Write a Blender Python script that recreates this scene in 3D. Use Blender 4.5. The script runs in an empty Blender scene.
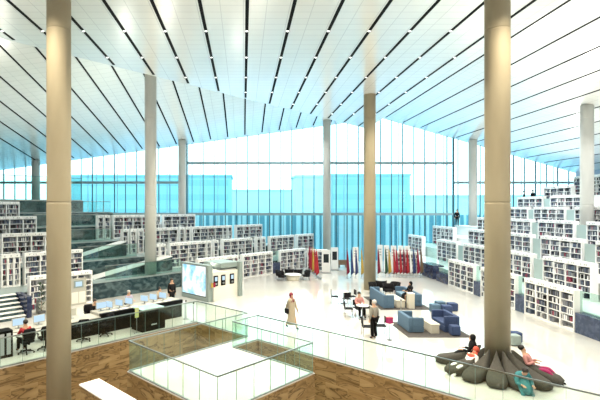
import bpy, math, random
from mathutils import Vector, Matrix
R = random.Random(11)
S2 = math.sqrt(2.0); PI = math.pi
F, PX, PY, H = 445.0, 243.5, 208.0, 5.9          # focal length and principal point of the photograph (600x400), eye height
sc = bpy.context.scene
col = sc.collection

def uv(u, v, z=0.0): return ((u + v) / S2, (u - v) / S2, z)      # the diamond grid: u runs back-right, v front-right
def G(px, py, z=0.0):
    d = F * (H - z) / (py - PY); return ((px - PX) * d / F, d, z)
ORD = ['first','second','third','fourth','fifth','sixth','seventh','eighth','ninth','tenth','eleventh','twelfth','thirteenth',
       'fourteenth','fifteenth','sixteenth','seventeenth','eighteenth','nineteenth','twentieth'] + ['%dth' % i for i in range(21, 60)]

# ------------------------------------------------------------------ materials
def mat(name, c, rough=.5, metal=0., emit=None, es=0., spec=.5, coat=0.):
    m = bpy.data.materials.new(name); m.use_nodes = True
    b = m.node_tree.nodes['Principled BSDF']
    b.inputs['Base Color'].default_value = (*c, 1); b.inputs['Roughness'].default_value = rough
    b.inputs['Metallic'].default_value = metal; b.inputs['Specular IOR Level'].default_value = spec
    b.inputs['Coat Weight'].default_value = coat
    if emit: b.inputs['Emission Color'].default_value = (*emit, 1); b.inputs['Emission Strength'].default_value = es
    return m
def noisy(m, c1, c2, scale=4., detail=4., stretch=(1,1,1), lo=.35, hi=.65, bump=0., dist=0.):
    nt = m.node_tree; N = nt.nodes; L = nt.links; b = N['Principled BSDF']
    tc = N.new('ShaderNodeTexCoord'); mp = N.new('ShaderNodeMapping'); mp.inputs['Scale'].default_value = stretch
    no = N.new('ShaderNodeTexNoise'); no.inputs['Scale'].default_value = scale; no.inputs['Detail'].default_value = detail
    no.inputs['Distortion'].default_value = dist
    cr = N.new('ShaderNodeValToRGB'); cr.color_ramp.elements[0].position = lo; cr.color_ramp.elements[1].position = hi
    cr.color_ramp.elements[0].color = (*c1, 1); cr.color_ramp.elements[1].color = (*c2, 1)
    L.new(tc.outputs['Object'], mp.inputs['Vector']); L.new(mp.outputs['Vector'], no.inputs['Vector'])
    L.new(no.outputs['Fac'], cr.inputs['Fac']); L.new(cr.outputs['Color'], b.inputs['Base Color'])
    if bump:
        bp = N.new('ShaderNodeBump'); bp.inputs['Strength'].default_value = bump; bp.inputs['Distance'].default_value = .02
        L.new(no.outputs['Fac'], bp.inputs['Height']); L.new(bp.outputs['Normal'], b.inputs['Normal'])
    return m
def glass(name, tint, gloss=.06, rough=.02):
    m = bpy.data.materials.new(name); m.use_nodes = True; nt = m.node_tree; nt.nodes.clear()
    o = nt.nodes.new('ShaderNodeOutputMaterial'); t = nt.nodes.new('ShaderNodeBsdfTransparent'); g = nt.nodes.new('ShaderNodeBsdfGlossy')
    x = nt.nodes.new('ShaderNodeMixShader'); t.inputs['Color'].default_value = (*tint, 1); g.inputs['Roughness'].default_value = rough
    x.inputs['Fac'].default_value = gloss
    nt.links.new(t.outputs[0], x.inputs[1]); nt.links.new(g.outputs[0], x.inputs[2]); nt.links.new(x.outputs[0], o.inputs[0])
    return m
def tiles(m, c1, c2, w, h, gap=.01, mortar=None, rough_src=None):
    nt = m.node_tree; N = nt.nodes; L = nt.links; b = N['Principled BSDF']
    tc = N.new('ShaderNodeTexCoord'); br = N.new('ShaderNodeTexBrick'); br.offset = 0.
    br.inputs['Scale'].default_value = 1.; br.inputs['Brick Width'].default_value = w; br.inputs['Row Height'].default_value = h
    br.inputs['Mortar Size'].default_value = gap; br.inputs['Color1'].default_value = (*c1, 1); br.inputs['Color2'].default_value = (*c2, 1)
    br.inputs['Mortar'].default_value = (*(mortar or c1), 1); br.inputs['Bias'].default_value = 0.
    L.new(tc.outputs['Object'], br.inputs['Vector']); L.new(br.outputs['Color'], b.inputs['Base Color'])
    return m

M = {}
M['floor'] = tiles(mat('pale polished floor', (.56,.56,.54), .06, spec=1.), (.575,.57,.54), (.545,.545,.525), 1.2, 1.2, .006, (.55,.55,.52))
M['white'] = mat('white lacquer', (.86,.87,.87), .4)
M['white_floor'] = mat('pale terrace floor', (.78,.80,.79), .3)
M['mint_floor'] = mat('mint grey terrace floor', (.30,.38,.38), .25)
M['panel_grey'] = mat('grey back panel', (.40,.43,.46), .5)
M['shelf_white'] = mat('white shelf', (.82,.83,.84), .45)
M['black'] = mat('black laminate', (.004,.004,.0045), .5, spec=.1)
M['soft_black'] = mat('black upholstery', (.010,.010,.012), .8, spec=.15)
M['charcoal'] = noisy(mat('charcoal fabric', (.05,.05,.045), .9), (.035,.034,.029), (.06,.057,.047), 30., 3., bump=.2)
M['rug'] = noisy(mat('dark rug', (.05,.05,.05), .95), (.045,.042,.042), (.085,.08,.078), 40., 3.)
M['blue'] = noisy(mat('blue upholstery', (.08,.2,.42), .8), (.065,.125,.20), (.085,.155,.235), 30., 2.)
M['light_blue'] = noisy(mat('light blue upholstery', (.25,.42,.62), .8), (.15,.27,.38), (.19,.31,.42), 30., 2.)
M['navy'] = noisy(mat('navy upholstery', (.03,.07,.22), .8), (.022,.045,.12), (.035,.06,.15), 30., 2.)
M['chrome'] = mat('brushed steel', (.16,.165,.17), .4, .5)
M['steel'] = mat('grey steel', (.32,.34,.35), .35, .8)
M['dark_steel'] = mat('dark teal steel', (.035,.12,.15), .4, .2)
M['transom'] = mat('grey teal transom', (.26,.38,.42), .5)
M['fin'] = mat('pale teal fin', (.22,.42,.46), .4)
M['rail'] = mat('handrail steel', (.30,.33,.31), .3, .9)
M['slot'] = mat('black slot', (.006,.006,.006), .8, spec=.1)
M['grey_box'] = mat('warm grey panel', (.42,.42,.38), .5)
M['kiosk_frame'] = mat('grey green kiosk frame', (.24,.30,.29), .45)
M['kiosk_white'] = mat('off white kiosk panel', (.74,.73,.66), .4)
M['mint_panel'] = mat('frosted mint panel', (.36,.46,.45), .3)
M['glass_rail'] = glass('balustrade glass', (.90,.975,.945), .05)
M['glass_mint'] = glass('mint glass', (.78,.91,.88), .06)
M['glass_edge'] = mat('green glass edge', (.16,.24,.21), .2)
M['glass_facade'] = glass('tinted facade glass', (.60,.92,.96), .05)
M['lamp'] = mat('lamp', (1,1,1), .5, emit=(1,.97,.9), es=2.5)
M['screen'] = mat('lit screen', (.1,.1,.1), .3, emit=(.45,.68,.9), es=.8)
M['screen_dark'] = mat('dark screen', (.02,.025,.03), .15)
M['skin'] = mat('skin', (.50,.30,.20), .5)
M['hair'] = mat('dark hair', (.015,.012,.01), .5)
M['grey_hair'] = mat('grey hair', (.45,.44,.43), .6)
M['lens'] = mat('eye', (.02,.015,.015), .2)
M['lip'] = mat('lips', (.38,.15,.13), .5)
for n, c in dict(maroon=(.17,.01,.03), red=(.34,.015,.025), crimson=(.27,.008,.04), green=(.015,.07,.04), yellow=(.42,.28,.05), orange=(.34,.10,.035),
                 flag_blue=(.025,.045,.15), flag_white=(.8,.8,.8), teal=(.03,.19,.22), tan=(.38,.32,.23), pink=(.45,.21,.20), magenta=(.30,.012,.10),
                 lilac=(.40,.37,.52), khaki=(.22,.215,.185), cream=(.60,.57,.48), coral=(.5,.07,.04), lime=(.55,.60,.22), leaf=(.03,.075,.035), pot=(.06,.06,.06),
                 brown=(.16,.10,.06)).items():
    M[n] = mat(n + ' cloth', c, .75)
M['concrete'] = noisy(mat('beige concrete', (.5,.42,.28), .65), (.29,.25,.165), (.355,.31,.212), 1.3, 6., (1,1,.25), .3, .7, .08)
M['marble'] = noisy(mat('dark blue green marble', (.05,.09,.11), .18), (.010,.03,.04), (.085,.14,.15), 1.4, 8., (1,1,1.6), .42, .68, dist=1.5)
M['navy_marble'] = noisy(mat('navy marble', (.03,.04,.1), .2), (.02,.03,.075), (.075,.095,.17), 3., 8., (1,1,1), .45, .75, dist=1.)
# ceiling sheet: glossy pale metal with a faint panel grid
m = M['ceiling'] = mat('satin ceiling panel', (.86,.86,.80), .22, .45)
tiles(m, (.97,.97,.91), (.945,.945,.89), .944, .62, .016, (.74,.75,.72))
# brown travertine with veins and square tiles; runs along the wall in the wall's own frame
m = M['stone'] = mat('brown travertine', (.36,.24,.12), .45)
nt = m.node_tree; N = nt.nodes; L = nt.links; b = N['Principled BSDF']
tc = N.new('ShaderNodeTexCoord'); sp = N.new('ShaderNodeSeparateXYZ'); ad = N.new('ShaderNodeMath'); cb = N.new('ShaderNodeCombineXYZ')
L.new(tc.outputs['Object'], sp.inputs[0]); L.new(sp.outputs[0], ad.inputs[0]); L.new(sp.outputs[1], ad.inputs[1])
L.new(ad.outputs[0], cb.inputs[0]); L.new(sp.outputs[2], cb.inputs[1])
br = N.new('ShaderNodeTexBrick'); br.offset = .5; br.inputs['Scale'].default_value = 1.; br.inputs['Brick Width'].default_value = 1.0
br.inputs['Row Height'].default_value = .85; br.inputs['Mortar Size'].default_value = .008; br.inputs['Color1'].default_value = (0,0,0,1)
br.inputs['Color2'].default_value = (1,1,1,1); br.inputs['Mortar'].default_value = (.3,.3,.3,1); L.new(cb.outputs[0], br.inputs['Vector'])
off = N.new('ShaderNodeVectorMath'); off.operation = 'MULTIPLY_ADD'; off.inputs[1].default_value = (7,5,9); L.new(br.outputs['Color'], off.inputs[0]); L.new(cb.outputs[0], off.inputs[2])
mp = N.new('ShaderNodeMapping'); mp.inputs['Scale'].default_value = (.5, 1.9, 1); L.new(off.outputs[0], mp.inputs['Vector'])
no = N.new('ShaderNodeTexNoise'); no.inputs['Scale'].default_value = 1.25; no.inputs['Detail'].default_value = 7; no.inputs['Distortion'].default_value = 1.2
L.new(mp.outputs[0], no.inputs['Vector'])
cr = N.new('ShaderNodeValToRGB'); e = cr.color_ramp.elements
e[0].position = .30; e[0].color = (.15,.09,.036,1); e[1].position = .72; e[1].color = (.46,.33,.165,1)
for p, c in ((.46,(.34,.225,.10,1)),(.492,(.10,.06,.028,1)),(.52,(.36,.245,.115,1))):
    q = e.new(p); q.color = c
L.new(no.outputs['Fac'], cr.inputs['Fac'])
mx = N.new('ShaderNodeMix'); mx.data_type = 'RGBA'; mx.blend_type = 'MULTIPLY'; mx.inputs[0].default_value = .15
L.new(cr.outputs[0], mx.inputs[6]); L.new(br.outputs['Color'], mx.inputs[7]); L.new(mx.outputs[2], b.inputs['Base Color'])
# big display screen: white map on top, blue shapes towards the bottom
m = M['map_screen'] = mat('map screen', (.05,.05,.05), .3); nt = m.node_tree; N = nt.nodes; L = nt.links; b = N['Principled BSDF']
tc = N.new('ShaderNodeTexCoord'); vo = N.new('ShaderNodeTexNoise'); vo.inputs['Scale'].default_value = 1.6; vo.inputs['Detail'].default_value = 5
cr = N.new('ShaderNodeValToRGB'); e = cr.color_ramp.elements; e[0].position = .30; e[0].color = (.15,.5,.85,1); e[1].position = .52; e[1].color = (.85,.95,1,1)
q = e.new(.43); q.color = (.42,.75,.92,1)
L.new(tc.outputs['Object'], vo.inputs['Vector']); L.new(vo.outputs['Fac'], cr.inputs['Fac']); L.new(cr.outputs['Color'], b.inputs['Emission Color'])
b.inputs['Emission Strength'].default_value = 1.0
BOOKM = [mat('book navy', (.04,.05,.09), .6), mat('book grey', (.2,.21,.23), .6), mat('book white', (.75,.76,.76), .6),
         mat('book black', (.015,.015,.018), .6), mat('book red', (.28,.03,.07), .6), mat('book slate', (.06,.09,.15), .6)]
BOOKN = ['navy', 'grey', 'white', 'black', 'red', 'slate blue']

# ------------------------------------------------------------------ mesh helpers
class MB:
    def __init__(s): s.v = []; s.f = []; s.m = []; s.sm = []
    def add(s, vs, fs, mi=0, smooth=False, X=None):
        o = len(s.v)
        for p in vs: s.v.append(tuple(X @ Vector(p)) if X else tuple(p))
        for f in fs: s.f.append([i + o for i in f]); s.m.append(mi); s.sm.append(smooth)
        return s
    def box(s, x0, y0, z0, x1, y1, z1, mi=0, X=None):
        return s.add([(x0,y0,z0),(x1,y0,z0),(x1,y1,z0),(x0,y1,z0),(x0,y0,z1),(x1,y0,z1),(x1,y1,z1),(x0,y1,z1)],
                     [(0,3,2,1),(4,5,6,7),(0,1,5,4),(1,2,6,5),(2,3,7,6),(3,0,4,7)], mi, False, X)
    def cbox(s, x0, y0, z0, x1, y1, z1, c=.02, mi=0, X=None):      # box with chamfered edges
        vs = []; fs = []
        ins = lambda a, b, k: (a + c, b - c) if k else (a, b)
        rings = []
        for z, k in ((z0, 1), (z0 + c, 0), (z1 - c, 0), (z1, 1)):
            i = c if k else 0
            xa, xb, ya, yb = x0 + i, x1 - i, y0 + i, y1 - i
            rings.append([(xa+c,ya,z),(xb-c,ya,z),(xb,ya+c,z),(xb,yb-c,z),(xb-c,yb,z),(xa+c,yb,z),(xa,yb-c,z),(xa,ya+c,z)])
        return s.loft(rings, mi, False, X)
    def loft(s, rings, mi=0, smooth=True, X=None, cap=True):
        n = len(rings[0]); vs = [p for r in rings for p in r]; fs = []
        for k in range(len(rings) - 1):
            for i in range(n):
                j = (i + 1) % n; fs.append((k*n+i, k*n+j, (k+1)*n+j, (k+1)*n+i))
        if cap: fs.append(tuple(reversed(range(n)))); fs.append(tuple(range((len(rings)-1)*n, len(rings)*n)))
        return s.add(vs, fs, mi, smooth, X)
    def cyl(s, p0, p1, r0, r1=None, n=12, mi=0, smooth=True, X=None):
        r1 = r0 if r1 is None else r1; p0 = Vector(p0); p1 = Vector(p1); d = (p1 - p0).normalized()
        a = d.orthogonal().normalized(); b_ = d.cross(a)
        rg = [[tuple(p + (a*math.cos(2*PI*i/n) + b_*math.sin(2*PI*i/n))*r) for i in range(n)] for p, r in ((p0, r0), (p1, r1))]
        return s.loft(rg, mi, smooth, X)
    def tube(s, pts, r, n=8, mi=0, X=None):
        for a, b_ in zip(pts[:-1], pts[1:]): s.cyl(a, b_, r, r, n, mi, True, X)
        return s
    def lathe(s, prof, n=24, mi=0, X=None, c=(0,0)):
        return s.loft([[(c[0]+r*math.cos(2*PI*i/n), c[1]+r*math.sin(2*PI*i/n), z) for i in range(n)] for r, z in prof], mi, True, X)
    def ell(s, c, r, n=12, k=7, mi=0, X=None):
        rg = []
        for j in range(1, k):
            t = PI*j/k; rg.append([(c[0]+r[0]*math.sin(t)*math.cos(2*PI*i/n), c[1]+r[1]*math.sin(t)*math.sin(2*PI*i/n), c[2]-r[2]*math.cos(t)) for i in range(n)])
        return s.loft(rg, mi, True, X)
    def prism(s, poly, z0, z1, mi=0):
        n = len(poly); a = sum(poly[i][0]*poly[(i+1)%n][1] - poly[(i+1)%n][0]*poly[i][1] for i in range(n))
        if a < 0: poly = poly[::-1]
        return s.loft([[(x, y, z0) for x, y in poly], [(x, y, z1) for x, y in poly]], mi, False)
    def build(s, name, m, parent=None, loc=None, rz=0., bevel=0.):
        me = bpy.data.meshes.new(name); me.from_pydata(s.v, [], s.f)
        for mm in (m if isinstance(m, (list, tuple)) else [m]): me.materials.append(mm)
        me.polygons.foreach_set('material_index', s.m); me.polygons.foreach_set('use_smooth', s.sm); me.update()
        o = bpy.data.objects.new(name, me); col.objects.link(o)
        if parent: o.parent = parent
        if loc: o.location = loc
        o.rotation_euler[2] = rz
        if bevel:
            b_ = o.modifiers.new('bevel', 'BEVEL'); b_.width = bevel; b_.segments = 2; b_.limit_method = 'ANGLE'
        return o
def box(name, m, parent, *a, bevel=0.):
    return MB().box(*a).build(name, m, parent, bevel=bevel)
def tag(o, label, cat, group=None):
    o['label'] = label; o['category'] = cat
    if group: o['group'] = group
    return o
def thing(name, label, cat, loc=(0,0,0), rz=0., group=None):
    o = bpy.data.objects.new(name, None); col.objects.link(o); o.location = loc; o.rotation_euler[2] = rz; o.empty_display_size = .2
    return tag(o, label, cat, group)
def struct(o): o['kind'] = 'structure'; return o
def dup(root, loc, rz, label=None, group=None):
    r = root.copy(); col.objects.link(r); r.location = loc; r.rotation_euler[2] = rz
    if label: r['label'] = label
    if group: r['group'] = group
    def kids(a, b_):
        for ch in KID.get(a.name, list(a.children)):
            c = ch.copy(); col.objects.link(c); c.parent = b_; kids(ch, c)
    kids(root, r); return r
KID = {}

# ------------------------------------------------------------------ people (built first, while the scene is light)
def skin_mesh(name, J, edges, rad, m, parent, root='pelvis', add=0., sub=1):
    names = []
    for e in edges:
        for k in e:
            if k not in names: names.append(k)
    if root not in names: root = names[0]
    me = bpy.data.meshes.new(name); me.from_pydata([J[k] for k in names], [(names.index(a), names.index(b_)) for a, b_ in edges], [])
    o = bpy.data.objects.new(name, me); col.objects.link(o)
    o.modifiers.new('skin', 'SKIN')
    if not me.skin_vertices: me.skin_vertices.new()
    for i, k in enumerate(names):
        r = rad[k]; r = r if isinstance(r, tuple) else (r, r)
        me.skin_vertices[0].data[i].radius = (r[0] + add, r[1] + add); me.skin_vertices[0].data[i].use_root = (k == root)
    sb = o.modifiers.new('sub', 'SUBSURF'); sb.levels = sub; sb.render_levels = sub
    dg = bpy.context.evaluated_depsgraph_get(); ev = o.evaluated_get(dg)
    nm = bpy.data.meshes.new_from_object(ev); nm.name = name
    o.modifiers.clear(); o.data = nm; bpy.data.meshes.remove(me)
    nm.materials.clear(); nm.materials.append(m)
    for p in nm.polygons: p.use_smooth = True; p.material_index = 0
    o.parent = parent; return o
RAD = dict(pelvis=.13, spine=.115, chest=.13, neck=.05, head=.082, crown=.088, top=.05, nose=.014)
for s_ in 'LR':
    RAD.update({'sh'+s_: .06, 'el'+s_: .042, 'wr'+s_: .027, 'palm'+s_: .034, 'hip'+s_: .085, 'kn'+s_: .058, 'an'+s_: .042, 'toe'+s_: .036})
    for f_ in range(5):
        for k_ in '12': RAD['f%d%s%s' % (f_, k_, s_)] = .0095 if f_ else .011
def joints(pose='stand', lean=0., stride=0., reach=.0, arm='down'):
    J = {}
    if pose == 'stand': pz = .93
    elif pose == 'sit': pz = .53
    else: pz = .40                                               # reclining low on a beanbag
    V = Vector
    J['pelvis'] = V((0, 0, pz)); ax = V((0, -math.sin(lean), math.cos(lean)))
    J['spine'] = J['pelvis'] + ax*.20; J['chest'] = J['pelvis'] + ax*.40; J['neck'] = J['pelvis'] + ax*.56
    hx = V((0, -math.sin(lean*.7) - .02, math.cos(lean*.7)))
    J['head'] = J['neck'] + hx*.085; J['crown'] = J['neck'] + hx*.16; J['top'] = J['neck'] + hx*.225
    J['nose'] = J['head'] + V((0, -.105, .015))
    for s, g in (('L', -1), ('R', 1)):
        J['sh'+s] = J['chest'] + V((g*.17, 0, 0)) + ax*.065
        if arm == 'down':
            J['el'+s] = J['sh'+s] + V((g*.05, .02 - g*stride*.12, -.29)); J['wr'+s] = J['el'+s] + V((g*.01, -.06 - g*stride*.1, -.24)); fd = V((0, -.25, -1)).normalized()
        else:
            J['el'+s] = J['sh'+s] + V((g*.06, -.10, -.25)); J['wr'+s] = J['el'+s] + V((-g*.07, -.20, .03 + reach)); fd = V((-g*.15, -1, -.1)).normalized()
        J['palm'+s] = J['wr'+s] + fd*.07
        side = V((g, 0, 0)) if arm != 'down' else V((0, -1, 0)); curl = V((0, 0, -1)) if arm != 'down' else V((-g, 0, 0))
        ln = [.05, .078, .088, .08, .062]
        for f in range(5):
            if f == 0:
                b0 = J['wr'+s] + fd*.04 - side*g*.0 + (-side if arm != 'down' else side)*.03
                J['f01'+s] = b0 + fd*.03 + (-side if arm != 'down' else side)*.015; J['f02'+s] = J['f01'+s] + fd*.035
            else:
                o_ = side*((f - 2.5)*.021)
                J['f%d1%s' % (f, s)] = J['palm'+s] + fd*.03 + o_*1.0 + fd*ln[f]*.3; J['f%d2%s' % (f, s)] = J['f%d1%s' % (f, s)] + fd*ln[f]*.5 + curl*.02
        J['hip'+s] = J['pelvis'] + V((g*.095, 0, -.04))
        st = g*stride
        if pose == 'stand':
            J['kn'+s] = J['hip'+s] + V((0, -.03 - st*.22, -.43)); J['an'+s] = V((g*.10, .02 - st*.38, .075 + (.05 if st < 0 else 0)))
        elif pose == 'sit':
            J['kn'+s] = J['hip'+s] + V((g*.03, -.43, .05)); J['an'+s] = J['kn'+s] + V((0, -.02, -.455))
        else:
            J['kn'+s] = J['hip'+s] + V((g*.04, -.42, .10)); J['an'+s] = J['kn'+s] + V((0, -.34, -.38))
        J['toe'+s] = J['an'+s] + V((g*.02, -.15, -.035))
    return J
E_TORSO = [('pelvis','spine'),('spine','chest')]
def e_arm(s): return [('chest','sh'+s),('sh'+s,'el'+s),('el'+s,'wr'+s)]
def e_leg(s): return [('pelvis','hip'+s),('hip'+s,'kn'+s),('kn'+s,'an'+s)]
def e_body():
    E = E_TORSO + [('chest','neck'),('neck','head'),('head','crown'),('crown','top'),('head','nose')]
    for s in 'LR':
        E += e_arm(s) + e_leg(s) + [('an'+s,'toe'+s),('wr'+s,'palm'+s),('wr'+s,'f01'+s),('f01'+s,'f02'+s)]
        for f in range(1, 5): E += [('palm'+s,'f%d1%s' % (f, s)), ('f%d1%s' % (f, s),'f%d2%s' % (f, s))]
    return E
def person(label, loc, rz, pose='stand', lean=0., stride=0., arm='down', reach=0., top=None, legs=None, robe=None, scarf=None, hair=None, shoes='black', scale=1.):
    t = thing('person', label, 'person', loc, rz); t.scale = (scale,)*3
    J = joints(pose, lean, stride, reach, arm)
    skin_mesh('body', J, e_body(), RAD, M['skin'], t)
    hd = J['crown']; ax = (J['top'] - J['neck']).normalized()
    X = Matrix.Translation(J['neck']) @ ax.to_track_quat('Z', 'Y').to_matrix().to_4x4()
    fwd = -1
    # face
    f = (J['head'] + Vector((0, -.078, .035)))
    for g in (-1, 1): MB().ell((f.x + g*.032, f.y, f.z), (.011, .008, .008), 8, 5).build('eye', M['lens'], t)
    MB().ell((J['head'].x, J['head'].y - .078, J['head'].z - .035), (.024, .008, .007), 8, 5).build('mouth', M['lip'], t)
    if hair:
        MB().ell((hd.x, hd.y + .025, hd.z + .02), (.1, .105, .098), 14, 8).build('hair', M[hair], t)
    if scarf:
        c = J['head']
        MB().ell((c.x, c.y + .03, c.z + .06), (.108, .108, .13), 14, 8).build('headscarf', M[scarf], t)
        ch = J['chest']
        MB().loft([[(p.x + rx*math.cos(2*PI*i/12), p.y + ry*math.sin(2*PI*i/12), p.z) for i in range(12)] for p, rx, ry in
                   ((ch + Vector((0, 0, -.02)), .20, .15), (ch + Vector((0, 0, .09)), .18, .13), (J['neck'] + Vector((0, .015, 0)), .10, .10), (J['neck'] + Vector((0, .02, .06)), .085, .085))]).build('scarf_drape', M[scarf], t)
    if top: skin_mesh('jacket', J, E_TORSO + e_arm('L') + e_arm('R'), RAD, M[top], t, add=.022)
    if legs: skin_mesh('trousers', J, e_leg('L') + e_leg('R'), RAD, M[legs], t, add=.022)
    if robe:
        if pose == 'stand':
            rg = []
            for z, rx, ry in ((.22,.20,.19),(.40,.20,.18),(.60,.20,.165),(.92,.20,.16),(1.10,.18,.145),(1.30,.20,.15),(1.40,.19,.13),(1.47,.10,.085)):
                dy = -math.tan(lean)*max(0, z - .93)
                rg.append([(rx*math.cos(2*PI*i/16), dy + ry*math.sin(2*PI*i/16)*(1 + stride*.35*(1 if z < .7 else 0)), z) for i in range(16)])
            MB().loft(rg).build('robe', M[robe], t)
        else:
            J2 = dict(J); r2 = dict(RAD)
            J2['kc'] = (J['knL'] + J['knR'])/2; J2['ac'] = (J['anL'] + J['anR'])/2 + Vector((0, 0, .06)); r2['kc'] = .17; r2['ac'] = .16; r2['pelvis'] = .16
            skin_mesh('robe', J2, E_TORSO + [('pelvis','kc'),('kc','ac')], r2, M[robe], t, add=.02)
        skin_mesh('sleeves', J, e_arm('L') + e_arm('R'), RAD, M[robe], t, root='chest', add=.02)
    for s in 'LR':
        skin_mesh('shoe', J, [('an'+s,'toe'+s)], RAD, M[shoes], t, root='an'+s, add=.008)
    return t

PEOPLE_SPECS = []
def P(*a, **k): return person(*a, **k)
W_ = G(291.5, 328.5); walker = P('person in long tan robe and dark red head covering walking across the open white floor', W_, math.radians(35), stride=.7, robe='tan', scarf='maroon')
W_ = G(374, 338.5); stander = P('standing person in grey jacket and black trousers seen beside the pink box', W_, math.radians(-150), top='khaki', legs='black', hair='grey_hair')
W_ = G(358.5, 316); P('seated person in pink top and black skirt at the small cafe table', (W_[0], W_[1], 0), math.radians(10), 'sit', arm='fwd', top='pink', robe=None, legs='black', hair='hair', lean=.15)
BX, BY = 9.2, 16.2
P('person in coral red headscarf and white clothes lounging on left beanbag', (BX - 1.25, BY - .28, -.14), math.radians(-72), 'low', lean=-.8, arm='fwd', top='flag_white', legs='flag_white', scarf='coral')
P('person in black robe and black scarf leaning on the column behind left beanbags', (BX - .64, BY + .34, -.02), math.radians(235), 'low', lean=.1, arm='fwd', robe='soft_black', legs='soft_black', scarf='soft_black')
P('person reading on right beanbag in white top with magenta lap and black legs', (BX + .84, BY - .80, -.05), math.radians(46), 'low', lean=-.55, arm='fwd', reach=.1, top='pink', legs='magenta', hair='hair')
P('person in teal dress bending forward on the front beanbag', (BX - .15, BY - 1.5, -.14), math.radians(-8), 'low', lean=.95, arm='fwd', top='teal', robe='teal', legs='teal', hair='hair')
P('person in black abaya sitting on the blue sofa behind white side block', (10.35, 27.6, 0), math.radians(-80), 'sit', arm='fwd', robe='soft_black', scarf='soft_black')
W_ = uv(12.3, -20.9); P('person in lilac shirt working behind the long black counter', (W_[0], W_[1], 0), math.radians(45), 'stand', arm='fwd', top='lilac', legs='black', hair='grey_hair', lean=.1, scale=.9)
W_ = uv(15.6, -21.6); P('person in black suit standing behind far end of the long counter', (W_[0], W_[1], 0), math.radians(40), top='soft_black', legs='soft_black', hair='hair')
W_ = uv(14.3, -21.0); P('person in tan top standing near far end of the long counter', (W_[0], W_[1], 0), math.radians(45), 'stand', arm='fwd', top='tan', legs='black', hair='hair', lean=.15, scale=.85)
W_ = uv(6.55, -19.07); P('person in red shirt with dark hair seated on office chair, back turned', (W_[0], W_[1], 0), math.radians(228), 'sit', arm='fwd', top='red', legs='black', hair='hair', lean=.1)
W_ = uv(10.5, -21.1); P('person with dark hair and black top half hidden behind lit monitor', (W_[0], W_[1], 0), math.radians(45), 'sit', arm='fwd', top='soft_black', legs='black', hair='hair', lean=.1)
P('tiny dark figure standing on the right terrace against the blue glass', (22.85, 47.6, 4.0), math.radians(-20), top='soft_black', legs='soft_black', hair='hair')
P('tiny dark figure at the high right terrace, nearer the bookcase end', (29.2, 44.9, 6.0), math.radians(20), top='soft_black', legs='soft_black', hair='hair')
P('tiny dark figure at the high right terrace, farther from the bookcase', (29.0, 46.0, 5.8 + .2), math.radians(60), top='soft_black', legs='soft_black', hair='hair', scale=.95)

# ------------------------------------------------------------------ setting: floor, terraces, void, walls
def clip(poly, a, b_, c):            # keep a*x + b*y <= c
    out = []
    for i in range(len(poly)):
        p, q = poly[i], poly[(i+1) % len(poly)]
        fp, fq = a*p[0] + b_*p[1] - c, a*q[0] + b_*q[1] - c
        if fp <= 0: out.append(p)
        if fp*fq < 0: t = fp/(fp - fq); out.append((p[0] + t*(q[0]-p[0]), p[1] + t*(q[1]-p[1])))
    return out
def uvp(*pts): return [uv(u, v)[:2] for u, v in pts]
VL, UB = -17.9, 14.5                  # void edges
PU0, PU1, PV0, PV1 = 8.4, 13.05, -14.35, -9.45
BACK = 49.3
f = MB()
regs = [uvp((-6, VL), (60, VL), (60, -60), (-6, -60)), uvp((UB, VL), (60, VL), (60, 9), (UB, 9))]
for p in regs:
    for c in ((0,1,BACK + .6), (-1,0,34), (1,0,38)): p = clip(p, *c)
    f.prism(p, -.03, 0)
f.prism(uvp((PU0, PV0), (PU1, PV0), (PU1, PV1), (PU0, PV1)), -.03, 0)
f.prism(uvp((PU1, PV0), (UB, PV0), (UB, -13.6), (PU1, -13.6)), -.03, 0)
struct(f.build('floor', M['floor']))
struct(MB().box(-30, -6, -7.3, 30, 40, -7.0).build('floor', M['stone']))
ROT = math.radians(45)                # walls of the void in the diamond frame: local x = u, local y = -v
def lw(name, u0, v0, u1, v1, z0, z1, m='stone'):
    return struct(MB().box(u0, -v1, z0, u1, -v0, z1).build(name, M[m], None, (0,0,0), ROT))
lw('wall_left', -6, VL - .35, UB + .35, VL, -7, -.03)
lw('wall_back', UB, VL, UB + .35, PV0, -7, -.03)
lw('wall_right', UB, -13.6, UB + .35, 9, -7, -.03)
lw('wall_platform', PU0, PV0, PU1, PV1, -7, -.03)
lw('wall_bridge', PU1, PV0, UB + .35, -13.6, -7, -.03)
lw('wall_front', 6.65, PV0, 7.3, -4, -7, -.03)
lw('trim_1', 6.62, PV0 - .03, 7.33, -3.97, -.03, .02, 'white')
# terraces left: slab k in front edge v = -26.9 - 2.7(k-1)
TH = 1.1
ulim = {1: 40.3, 2: 35, 3: 28.2, 4: 27.9, 5: 20.6, 6: 19.0}
for k in range(1, 7):
    ve = -26.9 - 2.7*(k-1)
    def reg(v1, v0): 
        p = uvp((-6, v1), (ulim[k], v1), (ulim[k], v0), (-6, v0))
        for c in ((0,1,BACK), (-1,0,34), (1,0,12)): p = clip(p, *c)
        return p
    o = MB(); o.prism(reg(ve, -70), TH*(k-1), TH*k - .05)
    o = struct(o.build('terrace', M['marble']))
    t = MB(); t.prism(reg(ve + .04, -70), TH*k - .05, TH*k)
    t.build('terrace_floor', M['mint_floor'], o)
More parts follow.
